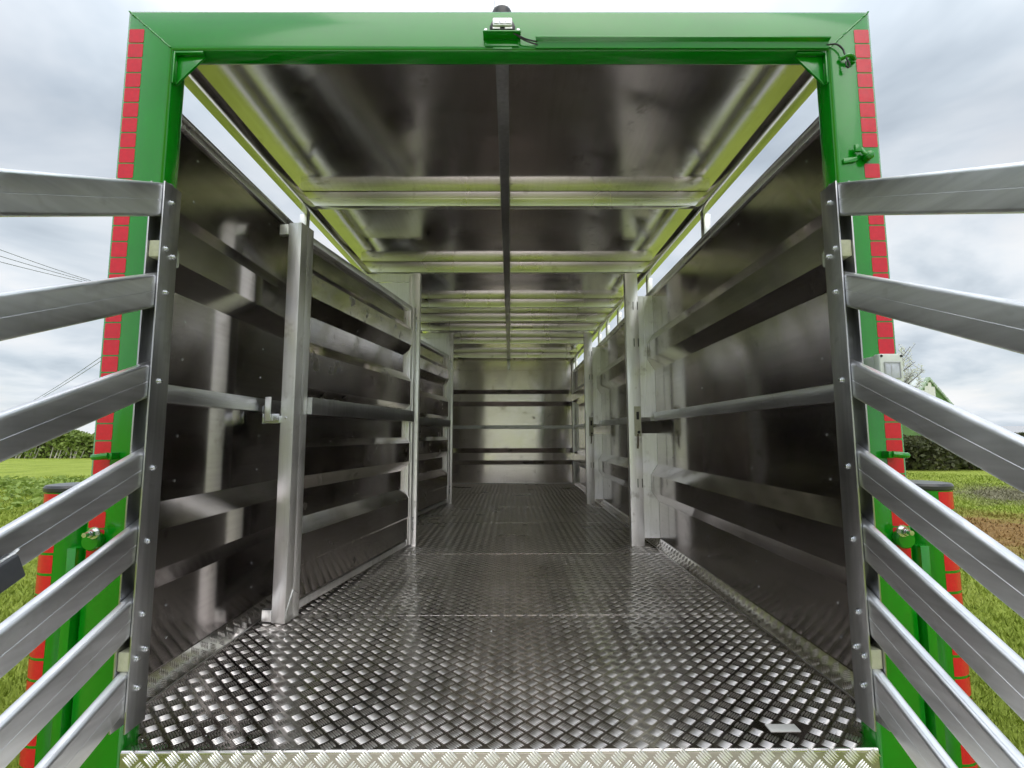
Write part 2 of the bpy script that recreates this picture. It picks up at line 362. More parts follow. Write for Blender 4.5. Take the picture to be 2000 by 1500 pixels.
# weld beads along the mitres
for x0, x1 in ((FXL, FIL), (FXR, FIR)):
    n = 46; pts = []; rr = []
    for i in range(n + 1):
        k = .03 + .94 * i / n; pts.append((x0 + (x1 - x0) * k + random.uniform(-.0012, .0012), D - 0.0002, FT - wt * k + random.uniform(-.0012, .0012))); rr.append(0.0022 + 0.0012 * (i % 2))
    MB().tube(pts, rr, 6).build('weld_bead', M['green'], frame)
# corner gussets
def gusset(s, xi):
    mb = MB(); zt = FT - wt - 0.010
    mb.prism([(xi, zt), (xi + s * 0.098, zt), (xi + s * 0.006, zt - 0.100), (xi, zt - 0.100)], 'y', D + 0.022, D + 0.030)
    mb.box(min(xi + s * 0.001, xi + s * 0.007), max(xi + s * 0.001, xi + s * 0.007), D + 0.006, D + 0.022, zt - 0.104, zt + 0.008)
    mb.box(min(xi + s * 0.007, xi + s * 0.10), max(xi + s * 0.007, xi + s * 0.10), D + 0.006, D + 0.022, zt + 0.001, zt + 0.008)
    return mb.build('gusset', M['green'], frame, bevel=0.0012)
gusset(1, FIL); gusset(-1, FIR)
# red reflective tiles on both posts
tile_src = None
def tile(name, loc, parent):
    global tile_src
    if tile_src is None:
        mb = MB(); mb.prism(rrect(0.0495, 0.0482, 0.004, 3), 'y', 0.0, 0.0005); tile_src = mb.build('reflective_tile', M['red'], parent, smooth=40)
        tile_src.location = loc; return tile_src
    return inst(tile_src, name, loc, parent)
PITCH_T = 0.0527
for i in range(34):
    z = 2.880 - i * PITCH_T
    tile('reflective_tile', (-1.2465, D - 0.0008, z), frame)
for i in range(34):
    z = 2.880 - i * PITCH_T
    if 2.415 < z < 2.478 or 1.705 < z < 1.805: continue
    tile('reflective_tile', (1.181, D - 0.0008, z), frame)

# rear marker lamp on a small shelf, its wires, the cable cover and the beacon on top
lamp = MB(); lx = -0.024
lamp.prism([(lx - .040, 2.8830), (lx + .040, 2.8830), (lx + .043, 2.8950), (lx + .034, 2.9170), (lx - .034, 2.9170), (lx - .043, 2.8950)], 'y', D - .024, D - .004)
lamp = lamp.build('marker_lamp', M['black'], trailer, bevel=0.003); tag(lamp, 'small black marker lamp with clear lens')
lens = MB().prism(rrect(0.064, 0.026, 0.004, 3), 'y', -0.006, 0.006).build('lens', M['lens'], lamp); lens.location = (lx, D - 0.026, 2.9060)
lens2 = MB()
for dx in (-.020, 0, .020): lens2.prism([(dx - .0085 + lx, 2.8970), (dx + .0085 + lx, 2.8970), (dx + .0085 + lx, 2.9140), (dx - .0085 + lx, 2.9140)], 'y', D - .0345, D - .0321)
lens2.build('reflector_cell', M['zinc'], lamp, bevel=0.0008)
for dx in (-.020, .020): MB().box(lx + dx - .012, lx + dx + .012, D - .0262, D - .0236, 2.8855, 2.8915).build('contact', M['post'], lamp)
for dx in (-.056, .052): MB().lathe([(.0066, 0), (.0066, .003), (.004, .0055), (0.0005, .006)], (lx + dx, D - .006, 2.8950), (0, -1, 0), 12).build('screw', M['zinc'], lamp)
sh = MB(); sh.box(lx - .064, lx + .060, D - .036, D - .0005, 2.8670, 2.8715); sh.box(lx - .064, lx + .060, D - .0055, D - .0006, 2.8717, 2.9030)
sh.box(lx - .058, lx + .055, D - .004, D - .0005, 2.8410, 2.8668); sh.box(lx - .032, lx + .032, D - .0035, D - .0006, 2.8310, 2.8408)
sh.build('lamp_shelf', M['green'], lamp, bevel=0.0008)
bc = MB(); bc.lathe([(.034, 0), (.036, .030), (.033, .039), (.026, .043), (0.001, .044)], (lx - .003, D + .052, FT - 0.001), (0, 0, 1), 20)
bc.build('beacon', M['black'], trailer)
def hang(pts, n=10):
    out = []; pts = [Vector(q) for q in pts]
    for i in range(len(pts) - 1):
        p0 = pts[max(i - 1, 0)]; p1 = pts[i]; p2 = pts[i + 1]; p3 = pts[min(i + 2, len(pts) - 1)]
        for k in range(n):
            s = k / n; out.append(0.5 * ((2 * p1) + (p2 - p0) * s + (2 * p0 - 5 * p1 + 4 * p2 - p3) * s * s + (3 * p1 - p0 - 3 * p2 + p3) * s ** 3))
    return out + [pts[-1]]
wires = MB()
wires.tube(hang([(lx + .005, D - .022, 2.8800), (lx + .03, D - .026, 2.8730), (lx + .075, D - .018, 2.8560), (0.092, D - .010, 2.8520)]), .0024, 8)
wires.tube(hang([(lx + .004, D - .020, 2.8800), (lx + .03, D - .028, 2.8710), (lx + .070, D - .018, 2.8520), (0.092, D - .010, 2.8410)]), .0024, 8)
wires.build('lamp_wires', M['black'], trailer)
cc = MB(); cc.sweep([(-.0, -.015), (.008, -.015), (.010, .006), (.024, .010), (.024, .016), (0.0, .018)], [(0.086, D - .0005, 2.8460), (1.063, D - .0005, 2.8460)], (0, -1, 0))
cc.build('cable_cover', M['green'], trailer, bevel=0.0015)
cb = MB(); cb.tube(hang([(1.055, D - .008, 2.8420), (1.085, D - .012, 2.8420), (1.105, D - .012, 2.8260), (1.110, D - .014, 2.8060), (1.113, D - .020, 2.7800), (1.119, D - .020, 2.7620), (1.116, D - .018, 2.7540), (1.110, D - .018, 2.7600), (1.111, D - .016, 2.7760)]), .0028, 8)
cb.build('hanging_cable', M['black'], trailer)
hk = MB(); hk.tube(hang([(1.100, D - .006, 2.7920), (1.118, D - .020, 2.7950), (1.135, D - .018, 2.7920), (1.145, D - .008, 2.7880)]), .0065, 8)
hk.box(1.131, 1.148, D - .012, D - .0006, 2.7800, 2.7980); hk.build('cable_hook', M['green'], trailer)
# turning catch on the right post, low catches on both posts
ct = MB(); ct.box(1.1180, 1.1380, D - .020, D - .010, 2.4620, 2.4860); ct.tube([(1.1380, D - .015, 2.4740), (1.1460, D - .018, 2.4560), (1.1520, D - .022, 2.4490)], .006, 8)
ct.lathe([(.0005, -.001), (.016, 0), (.016, .022), (.010, .028), (.0005, .029)], (1.1620, D - .001, 2.4490), (0, -1, 0), 6)
ct.prism([(1.085, 2.4280), (1.125, 2.4340), (1.1460, 2.4490), (1.1460, 2.4640), (1.125, 2.4500), (1.085, 2.4440)], 'y', D - .008, D - .0006)
ct.build('turn_catch', M['green'], trailer, bevel=0.0015)
for s, x in ((-1, -1.195), (1, 1.140)):
    lc = MB(); lc.box(min(x, x + s * .035), max(x, x + s * .035), D - .030, D - .0006, 1.480, 1.500)
    lc.tube(hang([(x + s * .01, D - .03, 1.492), (x + s * .04, D - .034, 1.488), (x + s * .058, D - .028, 1.488)]), [.010] * 10 + [.009] * 9 + [.006] * 2, 8)
    lc.build('ramp_catch', M['green'], trailer, bevel=0.0015)
# grey electrical enclosure on the right post
bx = MB(); bx.box(1.101, 1.166, D - .050, D - .0006, 1.708, 1.787); bx = bx.build('socket_box', M['grey_box'], trailer, bevel=0.005, seg=3); tag(bx, 'light grey plastic electrical box')
MB().box(1.098, 1.169, D - .078, D - .0502, 1.705, 1.790).build('lid', M['grey_box'], bx, bevel=0.005, seg=3)
MB().box(1.113, 1.155, D - .0795, D - .0782, 1.719, 1.762).build('window', M['window'], bx, bevel=0.0004)
wf = MB()
for a in ((1.110, 1.113, 1.716, 1.765), (1.155, 1.158, 1.716, 1.765), (1.1131, 1.1549, 1.762, 1.765), (1.1131, 1.1549, 1.716, 1.719)): wf.box(a[0], a[1], D - .081, D - .0783, a[2], a[3])
wf.build('window_frame', M['stile'], bx)
MB().box(1.129, 1.131, D - .0802, D - .0796, 1.721, 1.756).build('breaker_gap', M['stile'], bx)
for dx in (1.104, 1.163): MB().lathe([(.004, 0), (.004, .001), (.0005, .0012)], (dx, D - .0781, 1.783), (0, -1, 0), 10).build('screw', M['black'], bx)

# ---- guide tubes beside the frame
for s, cxg in ((-1, -1.387), (1, 1.321)):
    gt = MB(); gy = 1.63; rad = 0.080
    gt.lathe([(rad, 0.0), (rad, 1.368)], (cxg, gy, 0.01), (0, 0, 1), 40); gt = gt.build('guide_tube', M['green'], trailer)
    MB().lathe([(.083, 0), (.085, .003), (.085, .012), (.080, .019), (.001, .020)], (cxg, gy, 1.379), (0, 0, 1), 40).build('end_cap', M['cap'], gt)
    # bracket plates and pivot bolt between tube and frame
    br = MB(); xa = FXL if s < 0 else FXR
    br.box(min(xa - s * .10, xa + s * .03), max(xa - s * .10, xa + s * .03), D + FDEP + 0.002, D + FDEP + .016, 0.30, 1.30)
    br.box(min(xa + s * .003, xa + s * .03), max(xa + s * .003, xa + s * .03), D - .02, D + FDEP, 0.55, 1.22)
    br.build('tube_bracket', M['green'], trailer, bevel=0.003)
    bs = MB(); bs.lathe([(.026, 0), (.028, .004), (.028, .020), (.024, .026), (.001, .027)], (xa - s * .040, D + 0.0, 1.240), (0, -1, 0), 28)
    bs = bs.build('pivot_boss', M['green'], trailer)
    nut = MB(); nut.lathe([(.017, 0), (.018, .002), (.017, .005)], (xa - s * .054, D - .0275, 1.266), (0, -1, 0), 24)
    nut.lathe([(.0125, .0), (.0125, .012), (.011, .015)], (xa - s * .054, D - .0326, 1.266), (0, -1, 0), 6)
    nut.lathe([(.007, 0), (.007, .010), (.007, .015), (.001, .0152)], (xa - s * .054, D - .0497, 1.266), (0, -1, 0), 14)
    nut.build('pivot_nut', M['zinc'], bs)
    # curved tape tiles on the outer third of the tube
    tm = MB(); a0, a1, n = (R(216), R(276), 10) if s < 0 else (R(264), R(324), 10); rt_ = rad + 0.0006
    ring = [(rt_ * math.cos(a0 + (a1 - a0) * j / n), rt_ * math.sin(a0 + (a1 - a0) * j / n)) for j in range(n + 1)]; h = 0.0265
    tm.add([(x, y, -h) for x, y in ring] + [(x, y, h) for x, y in ring], [(j, j + 1, n + 2 + j, n + 1 + j) for j in range(n)])
    src = None
    for i in range(20):
        z = 1.348 - i * 0.0605
        if src is None:
            src = tm.build('reflective_tile', M['red'], gt, smooth=60); src.location = (cxg, gy, z)
        else: inst(src, 'reflective_tile', (cxg, gy, z), gt)

# ---- side walls
WPROF = [(0, FL - .12), (0, 1.00), (.058, 1.085), (.058, 1.222), (0, 1.31), (0, 2.10), (.058, 2.19), (.058, 2.33), (0, 2.42), (0, WT - .05)]
ribsrc = None
for s, xw in ((1, XL), (-1, XR)):
    mb = MB(); inn = [(xw + s * o, z) for o, z in WPROF]; out = [(xw + s * (o - .004), z) for o, z in WPROF][::-1]
    mb.prism(inn + out, 'y', D + FDEP + .002, YB)
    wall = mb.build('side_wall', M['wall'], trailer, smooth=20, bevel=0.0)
    tag(wall, 'ribbed aluminium wall ' + ('behind the swung partition gates' if s > 0 else 'opposite the swung partition gates'))
    # top rail of the wall
    tr = MB(); tr.box(min(xw - s * .014, xw + s * .014), max(xw - s * .014, xw + s * .014), D + FDEP + .003, YB, WT - .0495, WT)
    tr.box(min(xw + s * .0142, xw + s * .020), max(xw + s * .0142, xw + s * .020), D + FDEP + .003, YB, WT - .018, WT - .003)
    tr.build('top_rail', M['rib'], wall, bevel=0.003)
    # kick-proof middle rail, one length per pen
    for y0, y1 in ((D + FDEP + .02, 4.16), (4.27, 6.68), (6.82, YB - .03)):
        MB().prism(rrect(.032, .066, .004, 2, .0008), 'y', y0, y1).build('middle_rail', M['rail'], wall, smooth=30).location = (xw + s * .0165, 0, 1.706)
    # short posts in the ventilation slot
    for y in RIBS + [YB - .05]:
        MB().box(min(xw - s * .038, xw + s * .008), max(xw - s * .038, xw + s * .008), y - .020, y + .030, WT + .0005, SL - .0005).build('slot_post', M['post'], wall, bevel=0.003)
    # rivets
    rv = MB()
    for y in np.arange(1.95, YB, 0.62):
        for z in (0.80, 0.92, 1.38, 1.55, 1.85, 2.0, 2.5, 2.68):
            rv.lathe([(.0055, 0), (.005, .0018), (.0025, .003), (.0002, .0032)], (xw + s * .0002, y + random.uniform(-.01, .01), z), (s, 0, 0), 8)
    tag(rv.build('rivets', M['zinc'], wall), kind='stuff')

# ---- front wall
fp = [(o * 1.0, z) for o, z in WPROF[:-1]] + [(0, 2.79), (-.012, 2.795), (-.012, CZ)]
mb = MB(); mb.prism([(YB - o, z) for o, z in fp] + [(YB - o + .004, z) for o, z in fp][::-1], 'x', XL, XR)
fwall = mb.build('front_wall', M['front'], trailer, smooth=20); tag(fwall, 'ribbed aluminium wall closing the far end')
MB().prism(rrect(.03, .066, .004, 2, .0008), 'x', XL + .05, XR - .05).build('middle_rail', M['stile'], fwall).location = (0, YB - .017, 1.706)
for x in (XL + .03, XR - .03): MB().box(x - .03, x + .03, YB - .075, YB - .052, FL, SL - .001).build('corner_post', M['post'], fwall, bevel=.004)
MB().box(XL + .02, XR - .02, YB - .03, YB - .004, FL + .0005, FL + .018).build('skirting', M['post'], fwall, bevel=.003)
rv = MB()
for z in (.85, 1.4, 1.6, 1.85, 2.0, 2.6): rv.lathe([(.006, 0), (.005, .002), (.0002, .003)], (XC, YB - .0002, z), (0, -1, 0), 8)
tag(rv.build('rivets', M['zinc'], fwall), kind='stuff')

# ---- roof: sheet, side rails, cross ribs, centre spine
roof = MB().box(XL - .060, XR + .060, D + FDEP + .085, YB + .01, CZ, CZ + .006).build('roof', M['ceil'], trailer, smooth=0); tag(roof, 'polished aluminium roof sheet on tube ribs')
for s, xw in ((1, XL), (-1, XR)):
    MB().box(min(xw - s * .010, xw + s * .056), max(xw - s * .010, xw + s * .056), D + FDEP + .002, YB, SL, RZ0 - .006).build('side_rail', M['siderail'], roof, bevel=.003)
    MB().box(min(xw - s * .0605, xw - s * .0575), max(xw - s * .0605, xw - s * .0575), D + FDEP + .086, YB, CZ - .012, CZ + .0062).build('drip_edge', M['rib'], roof, smooth=0)
    # seam strips of the sheet along the rails
for k, y in enumerate(RIBS):
    for x0, x1 in ((XL - .050, XC - .031), (XC + .031, XR + .050)):
        MB().prism(rrect(.05, CZ - .0012 - RZ0, .005, 2, .0009), 'x', x0, x1).build('roof_rib', M['rib'], roof).location = (0, y + .025, (CZ - .0012 + RZ0) / 2)
    # weld dabs where ribs meet the spine and the rails
    for x in (XL + .066, XC - .037, XC + .037, XR - .066):
        MB().tube([(x - .012, y - .001, 3.055), (x + .004, y - .002, 3.056), (x + .012, y, 3.056)], [.003, .0045, .003], 6).build('weld_dab', M['weld'], roof)
ys = [D + .03] + RIBS + [YB - .02]
sp = MB(); sp.box(XC - .026, XC + .026, D + FDEP + .005, YB - .02, 3.000, CZ - .0008); sp.build('roof_spine', M['stile'], roof, bevel=.004)
for y in (5.0, 5.65, 6.3, 7.0, 8.2):
    for s in (-1, 1): MB().tube([(XC + s * .031, y, 3.05), (XC + s * .037, y + .02, 3.052)], .004, 6).build('weld_dab', M['weld'], roof)
MB().box(XC - .028, XC + .028, YB - .04, YB - .013, 2.80, 2.999).build('spine_strut', M['post'], roof, bevel=.003)

# ---- floor: deck with rounded nosing, raised five-bar pattern, seams, kick strips
mb = MB(); rn = 0.009
prof = [(YB, FL), (D + rn, FL)] + [(D + rn - rn * math.sin(R(a)), FL - rn + rn * math.cos(R(a))) for a in (15, 30, 45, 60, 75)] + [(D, FL - rn), (D, FL - .16), (D + .004, FL - .16), (D + .004, FL - .03), (YB, FL - .03)]
mb.prism(prof, 'x', FIL + .001, FIR - .001); floor = mb.build('floor', M['tread'], trailer, smooth=40); tag(floor, 'five-bar aluminium tread plate deck')
mb = MB(); mb.box(XL, FIL + .0005, D + FDEP + .003, YB, FL - .03, FL); mb.box(FIR - .0005, XR, D + FDEP + .003, YB, FL - .03, FL); mb.build('floor_margin', M['tread'], floor, smooth=0)
def bars(s0, s1, t0, t1, org, e1, e2, lod=0, hgt=0.0024, phase=0.0, clip=None):
    """rows of five-bar clusters, alternating +45 and -45 degrees, on the plane org + s e1 + t e2"""
    SP = 0.0612; ROW = SP / 2
    S, T, A = [], [], []
    r = 0; t_ = t0 + ROW * .55
    while t_ < t1 - ROW * .5:
        off = (r % 2) * ROW + phase
        s_ = np.arange(s0 + ROW * .5 + off, s1 - ROW * .4, SP)
        S.append(s_); T.append(np.full(len(s_), t_)); A.append(np.full(len(s_), 1.0 if r % 2 else -1.0)); r += 1; t_ += ROW
    S = np.concatenate(S); T = np.concatenate(T); A = np.concatenate(A)
    if clip: k_ = clip(S, T); S, T, A = S[k_], T[k_], A[k_]
    K = np.array([-2, -1, 0, 1, 2]) * 0.0074; q = 0.70710678
    cs = (S[:, None] + K[None] * q).ravel(); ct_ = (T[:, None] - A[:, None] * K[None] * q).ravel(); a = np.repeat(A, 5)
    ln, wd = 0.0375, 0.0060
    cs = cs + rng.normal(0, .00025, len(cs)); ct_ = ct_ + rng.normal(0, .00025, len(cs))
    if lod == 0:
        loc = [(-.5, 0, 0)] + [(k, w_ * (1 if k == 0 else .8), h_ * (1 if k == 0 else .85)) for k in (-.32, 0, .32) for w_, h_ in ((-.5, 0), (-.36, .62), (0, 1), (.36, .62), (.5, 0))] + [(.5, 0, 0)]
        quads = [(1 + 5 * i + j, 1 + 5 * i + j + 1, 6 + 5 * i + j + 1, 6 + 5 * i + j) for i in range(2) for j in range(4)]
        tris = [(0, 2 + j, 1 + j) for j in range(4)] + [(16, 11 + j, 12 + j) for j in range(4)]
    else:
        loc = [(-.5, 0, 0), (0, -.5, 0), (0, 0, 1), (0, .5, 0), (.5, 0, 0)]; quads = []; tris = [(0, 2, 1), (0, 3, 2), (4, 1, 2), (4, 2, 3)]
    loc = np.array(loc); du = loc[:, 0] * ln; dv = loc[:, 1] * wd; dh = loc[:, 2] * hgt
    s_ = cs[:, None] + (du[None] * q - 0 * dv[None]) - a[:, None] * dv[None] * q
    t_ = ct_[:, None] + a[:, None] * du[None] * q + dv[None] * q
    e1 = np.array(e1, float); e2 = np.array(e2, float); nn = np.cross(e1, e2)
    P = np.array(org, float)[None, None] + s_[..., None] * e1 + t_[..., None] * e2 + np.broadcast_to(dh[None, :, None], s_.shape + (1,)) * nn
    nb = len(cs); k = len(loc); base = (np.arange(nb) * k)[:, None, None]
    Q = (base + np.array(quads)[None]).reshape(-1, 4) if quads else None
    Tt = (base + np.array(tris)[None]).reshape(-1, 3)
    return P.reshape(-1, 3), Q, Tt
def bars_obj(name, parts, mat, parent):
    V, Q, T = [], [], []; k = 0
    for v, q, t_ in parts:
        V.append(v); 
        if q is not None: Q.append(q + k)
        T.append(t_ + k); k += len(v)
    return tag(raw_mesh(name, np.concatenate(V), np.concatenate(Q) if Q else None, np.concatenate(T), mat, parent), kind='stuff')
SEAM = [2.62, 3.93, 5.30, 6.45, 7.9]
ed = [D + .001] + SEAM + [YB - .03]; pl = []
in_frame = lambda S, T: ((T > D + FDEP + .02) | ((S > FIL + .022) & (S < FIR - .022))) & ~((np.abs(S - .842) < .062) & (np.abs(T - 1.641) < .034))
for i in range(len(ed) - 1):
    pl.append(bars(XL + .056, XR - .056, ed[i] + .002, ed[i + 1] - .004, (0, 0, FL), (1, 0, 0), (0, 1, 0), 0, phase=random.uniform(0, .03), clip=in_frame))
bars_obj('tread_bars', pl, M['treadbar'], floor)
bars_obj('nosing_bars', [bars(-FIR + .004, -FIL - .004, 0.004, 0.155, (0, D - .0012, FL), (-1, 0, 0), (0, 0, -1), 0, hgt=.0030)], M['lipbar'], floor)
MB().box(FIL + .002, FIR - .002, D - .0012, D - .0002, FL - .158, FL - .010).build('nosing_face', M['lip'], floor, smooth=0)
for y in SEAM:
    pts = []; rr = []
    for i in range(81):
        pts.append((XL + .05 + (XR - XL - .10) * i / 80, y + random.uniform(-.0008, .0008), FL + .0002)); rr.append(random.uniform(.0002, .0006))
    MB().tube(pts, rr, 6).build('floor_seam', M['tread'], floor)
for s, xw in ((1, XL), (-1, XR)):
    ks = MB(); ks.prism([(xw + s * .0005, FL + .055), (xw + s * .004, FL + .056), (xw + s * .050, FL + .004), (xw + s * .052, FL + .0005), (xw + s * .0005, FL + .0005)], 'y', D + FDEP + .01, YB - .08)
    kick = ks.build('kick_strip', M['tread'], floor, smooth=20)
    e2 = Vector((-s * .046, 0, .052)).normalized(); e1 = Vector((0, s * -1.0, 0))
    org = Vector((xw + s * .0495, 0, FL + .0045))
    a0, a1 = D + FDEP + .02, YB - .09
    if s < 0: pt = bars(-a1, -a0, 0.0, .072, org, (0, -1, 0), e2, 0, hgt=.0016)
    else: pt = bars(a0, a1, 0.0, .072, org, (0, 1, 0), e2, 0, hgt=.0016)
    bars_obj('kick_bars', [pt], M['tread'], floor)
    wb = MB(); pts = []; rr = []
    for i in range(120):
        pts.append((xw + s * .0535, D + FDEP + .02 + (YB - D - .2) * i / 119, FL + .0012)); rr.append(random.uniform(.0012, .0024))
    wb.tube(pts, rr, 6); wb.build('weld_bead', M['weld'], floor)
# drilling swarf left on the new deck
sw = MB()
for i in range(260):
    y = D + .05 + 5.0 * random.random() ** 1.8; x = random.uniform(XL + .08, XR - .08)
    if abs(x - .842) < .07 and y < 1.7: continue
    a = random.uniform(0, 6.28); l_ = random.uniform(.001, .0032); z = FL + .0028
    sw.add([(x - l_ * math.cos(a), y - l_ * math.sin(a), z), (x + l_ * math.cos(a), y + l_ * math.sin(a), z + .0006), (x + .0011 * math.sin(a), y - .0011 * math.cos(a), z + .0016), (x - .0008 * math.sin(a), y + .0008 * math.cos(a), z - .0014)], [(0, 1, 2), (0, 2, 3), (1, 2, 3), (0, 1, 3)])
tag(sw.build('metal_swarf', M['zinc'], floor, smooth=0), kind='stuff')
# smooth identification plate pressed into the deck
sp_ = MB(); sp_.box(0.796, 0.888, 1.622, 1.660, FL + .0003, FL + .0022); sp_ = sp_.build('maker_plate', M['white'], floor, bevel=.0006); tag(sp_, 'small white plate on the deck')

# ---- bulkhead frames that carry the partition gates
def bulkhead(y, xl, xr):
    bm_ = MB(); bm_.box(xl - .072, xl, y, y + .060, FL + .0005, 2.9445); b_ = bm_.build('bulkhead_post', M['post'], trailer, bevel=.004)
    # filler panels from the post to the wall, folded edge and joint
    MB().box(XL + .004, xl - .0725, y + .018, y + .022, 2.872, 2.944).build('filler_panel', M['post'], b_)
    MB().box(XL + .055, xl - .0725, y + .022, y + .026, FL + .002, 2.868).build('filler_panel', M['post'], b_)
    MB().box(xl - .100, xl - .0725, y + .012, y + .0175, FL + .002, 2.93).build('folded_flange', M['post'], b_, bevel=.002)
    bp = MB(); bp.box(xr, xr + .108, y, y + .060, FL + .0005, 2.9445); c_ = bp.build('bulkhead_post', M['post'], trailer, bevel=.004)
    a = xr + .1085
    fl = MB()                                         # filler with the outline of the wall ribs, split round the latch opening
    def edge(z0, z1):
        pr = [(z, o) for o, z in WPROF]; zs = sorted({z0, z1} | {z for z, _ in pr if z0 < z < z1})
        return [(XR - .001 - float(np.interp(z, [q[0] for q in pr], [q[1] for q in pr])), z) for z in zs]
    for z0, z1 in ((FL + .06, 1.565), (1.70, WT - .052)):
        e = edge(z0, z1); fl.prism([(a, z0)] + e + [(a, z1)], 'y', y + .030, y + .034)
    fl.build('filler_panel', M['post'], c_)
    ed_ = MB(); ed_.box(a + .055, a + .058, y + .024, y + .0298, FL + .07, 1.56); ed_.box(a + .055, a + .058, y + .024, y + .0298, 1.75, 2.74); ed_.build('filler_rib', M['post'], c_)
    # latch keep: slotted plate with a dangling pin
    kp = MB(); kp.box(xr + .048, xr + .104, y - .006, y - .0006, 1.54, 1.79); kp = kp.build('latch_keep', M['nylon'], c_, bevel=.0015)
    cut = MB(); cut.box(xr + .066, xr + .088, y - .0085, y - .0062, 1.68, 1.745); cut.lathe([(.013, 0), (.013, .003), (.001, .0032)], (xr + .083, y - .0062, 1.575), (0, -1, 0), 14); cut.build('keep_slot', M['black'], c_)
    pin = MB(); pin.tube([(xr + .074, y - .012, 1.560), (xr + .073, y - .014, 1.47), (xr + .068, y - .016, 1.44)], .006, 8); pin.build('drop_pin', M['pole'], c_)
    for z in (2.30, 2.62, 1.12):
        for dx in (.062, .098): MB().box(xr + dx, xr + dx + .006, y - .0012, y - .0004, z, z + .07).build('slot_mark', M['black'], c_)
    return b_, c_
bulkhead(4.18, -.774, .990); bulkhead(6.70, -.778, 1.008)

# ---- partition gates, hinged on the bulkheads and swung back against the wall
GL = 1.665
def partition_gate():
    fr = MB(); H0, H1 = FL + .012, 2.655
    fr.prism(rrect(.045, .075, .006, 2), 'z', H0 + .02, H1 - .03)                    # hinge stile (round-nosed)
    fr.prism([(x + .045, y) for x, y in rrect(.032, .05, .010, 3)], 'z', H0 + .02, H1 - .03)
    # closing stile, ends capped with a chamfer
    fr.prism([(GL - .115, -.036), (GL, -.036), (GL, .036), (GL - .055, .036), (GL - .060, .033), (GL - .066, .036), (GL - .115, .036)], 'z', H0 - .005, H1)
    fr.box(.0615, GL - .1155, -.020, .020, H0 + .02, H0 + .060)                       # bottom tube
    fr.box(.0615, GL - .1155, -.020, .024, H1 - .068, H1 - .030)                      # top tube
    g_ = fr.build('partition_gate', M['post'], trailer, bevel=.002)
    # ribbed infill sheet
    O, I = .035, -.010
    zp = [(I, H1 - .0685), (I, 2.47), (O, 2.415), (O, 2.292), (I, 2.199), (I, 2.058), (O, 1.991), (O, 1.80), (I, 1.765), (I, 1.535), (O, 1.491), (O, 1.345), (I, 1.271), (I, 1.128), (O, 1.050), (O, .905), (O - .006, .895), (O - .006, H0 + .075), (I, H0 + .0605)]
    pn = MB(); pn.prism([(o, z) for o, z in zp] + [(o - .004, z) for o, z in zp][::-1], 'x', .062, GL - .116); pn.build('infill_sheet', M['gatepanel'], g_, smooth=20)
    # end-cheek profile against the hinge stile
    MB().prism([(o + .004, z) for o, z in zp] + [(-.01, zp[-1][1]), (-.01, zp[0][1])], 'x', .0618, .0668).build('end_cheek', M['post'], g_, smooth=0)
    mr_ = MB(); mr_.prism(rrect(.028, .088, .004, 2), 'x', .062, GL - .116); mr_ = mr_.build('middle_rail', M['stile'], g_); mr_.location = (0, .050, 1.706)
    for x0, x1, z in ((.10, .55, 1.7505), (.62, 1.0, 1.7505), (1.05, 1.5, 1.7505)):
        pts = []; rr = []
        for i in range(30): pts.append((x0 + (x1 - x0) * i / 29, .037 + random.uniform(-.001, .001), z + random.uniform(-.001, .002))); rr.append(random.uniform(.002, .0042))
        MB().tube(pts, rr, 6).build('weld_bead', M['weld'], g_)
    wn = MB(); wn.tube([(GL - .1, .036, H0 + .11), (GL - .06, .037, H0 + .135), (GL - .01, .036, H0 + .05), (GL - .004, .036, H0 + .02)], [.003, .004, .004, .003], 6); wn.build('weld_bead', M['weld'], g_)
    # guide tabs top and bottom, latch bolt with handle
    for z in (H1 - .06, H0 + .0): MB().prism(rrect(.028, .052, .006, 3), 'z', z, z + .055).build('guide_tab', M['post'], g_, bevel=.002).location = (GL - .012, -.064, 0)
    lt = MB(); lt.box(GL - .06, GL + .01, -.075, -.0365, 1.615, 1.650); lt.box(GL + .006, GL + .010, -.125, -.0365, 1.612, 1.660); lt.box(GL - .045, GL + .012, -.128, -.124, 1.61, 1.70)
    lt = lt.build('latch', M['zinc'], g_, bevel=.0012)
    MB().box(GL + .012, GL + .020, -.112, -.078, 1.625, 1.745).build('latch_handle', M['post'], g_, bevel=.003)
    for p_ in ((GL + .0005, -.005, 1.64),): MB().lathe([(.007, 0), (.006, .004), (.0005, .005)], p_, (1, 0, 0), 10).build('screw', M['zinc'], g_)
    for z in (2.48, .82):
        MB().lathe([(.010, -.03), (.010, .03)], (-.030, .030, z), (0, 0, 1), 14).build('hinge_pin', M['zinc'], g_)
        MB().box(-.036, .0, .020, .040, z - .05, z - .032).build('hinge_leaf', M['post'], g_, bevel=.002)
        MB().lathe([(.012, 0), (.012, .006), (.007, .009), (.0005, .0095)], (-.01, .0375, z + .06), (0, 1, 0), 6).build('hinge_bolt', M['zinc'], g_)
    return g_
GD = Vector((-1.120 + .842, 2.51 - 4.14)).normalized(); GA = math.atan2(GD.y, GD.x)
g1 = partition_gate(); g1.location = (-.838, 4.14, 0); g1.rotation_euler = (0, 0, GA); g1.matrix_parent_inverse = Matrix.Translation(Vector(trailer['_w'])).inverted()
tag(g1, 'nearer partition gate swung open against the wall')
g2 = g1.copy(); COL.objects.link(g2); g2.location = (-.842, 6.66, 0); g2['label'] = 'farther partition gate swung open against the wall'
for ch in list(g1.children):
    c = ch.copy(); COL.objects.link(c); c.parent = g2

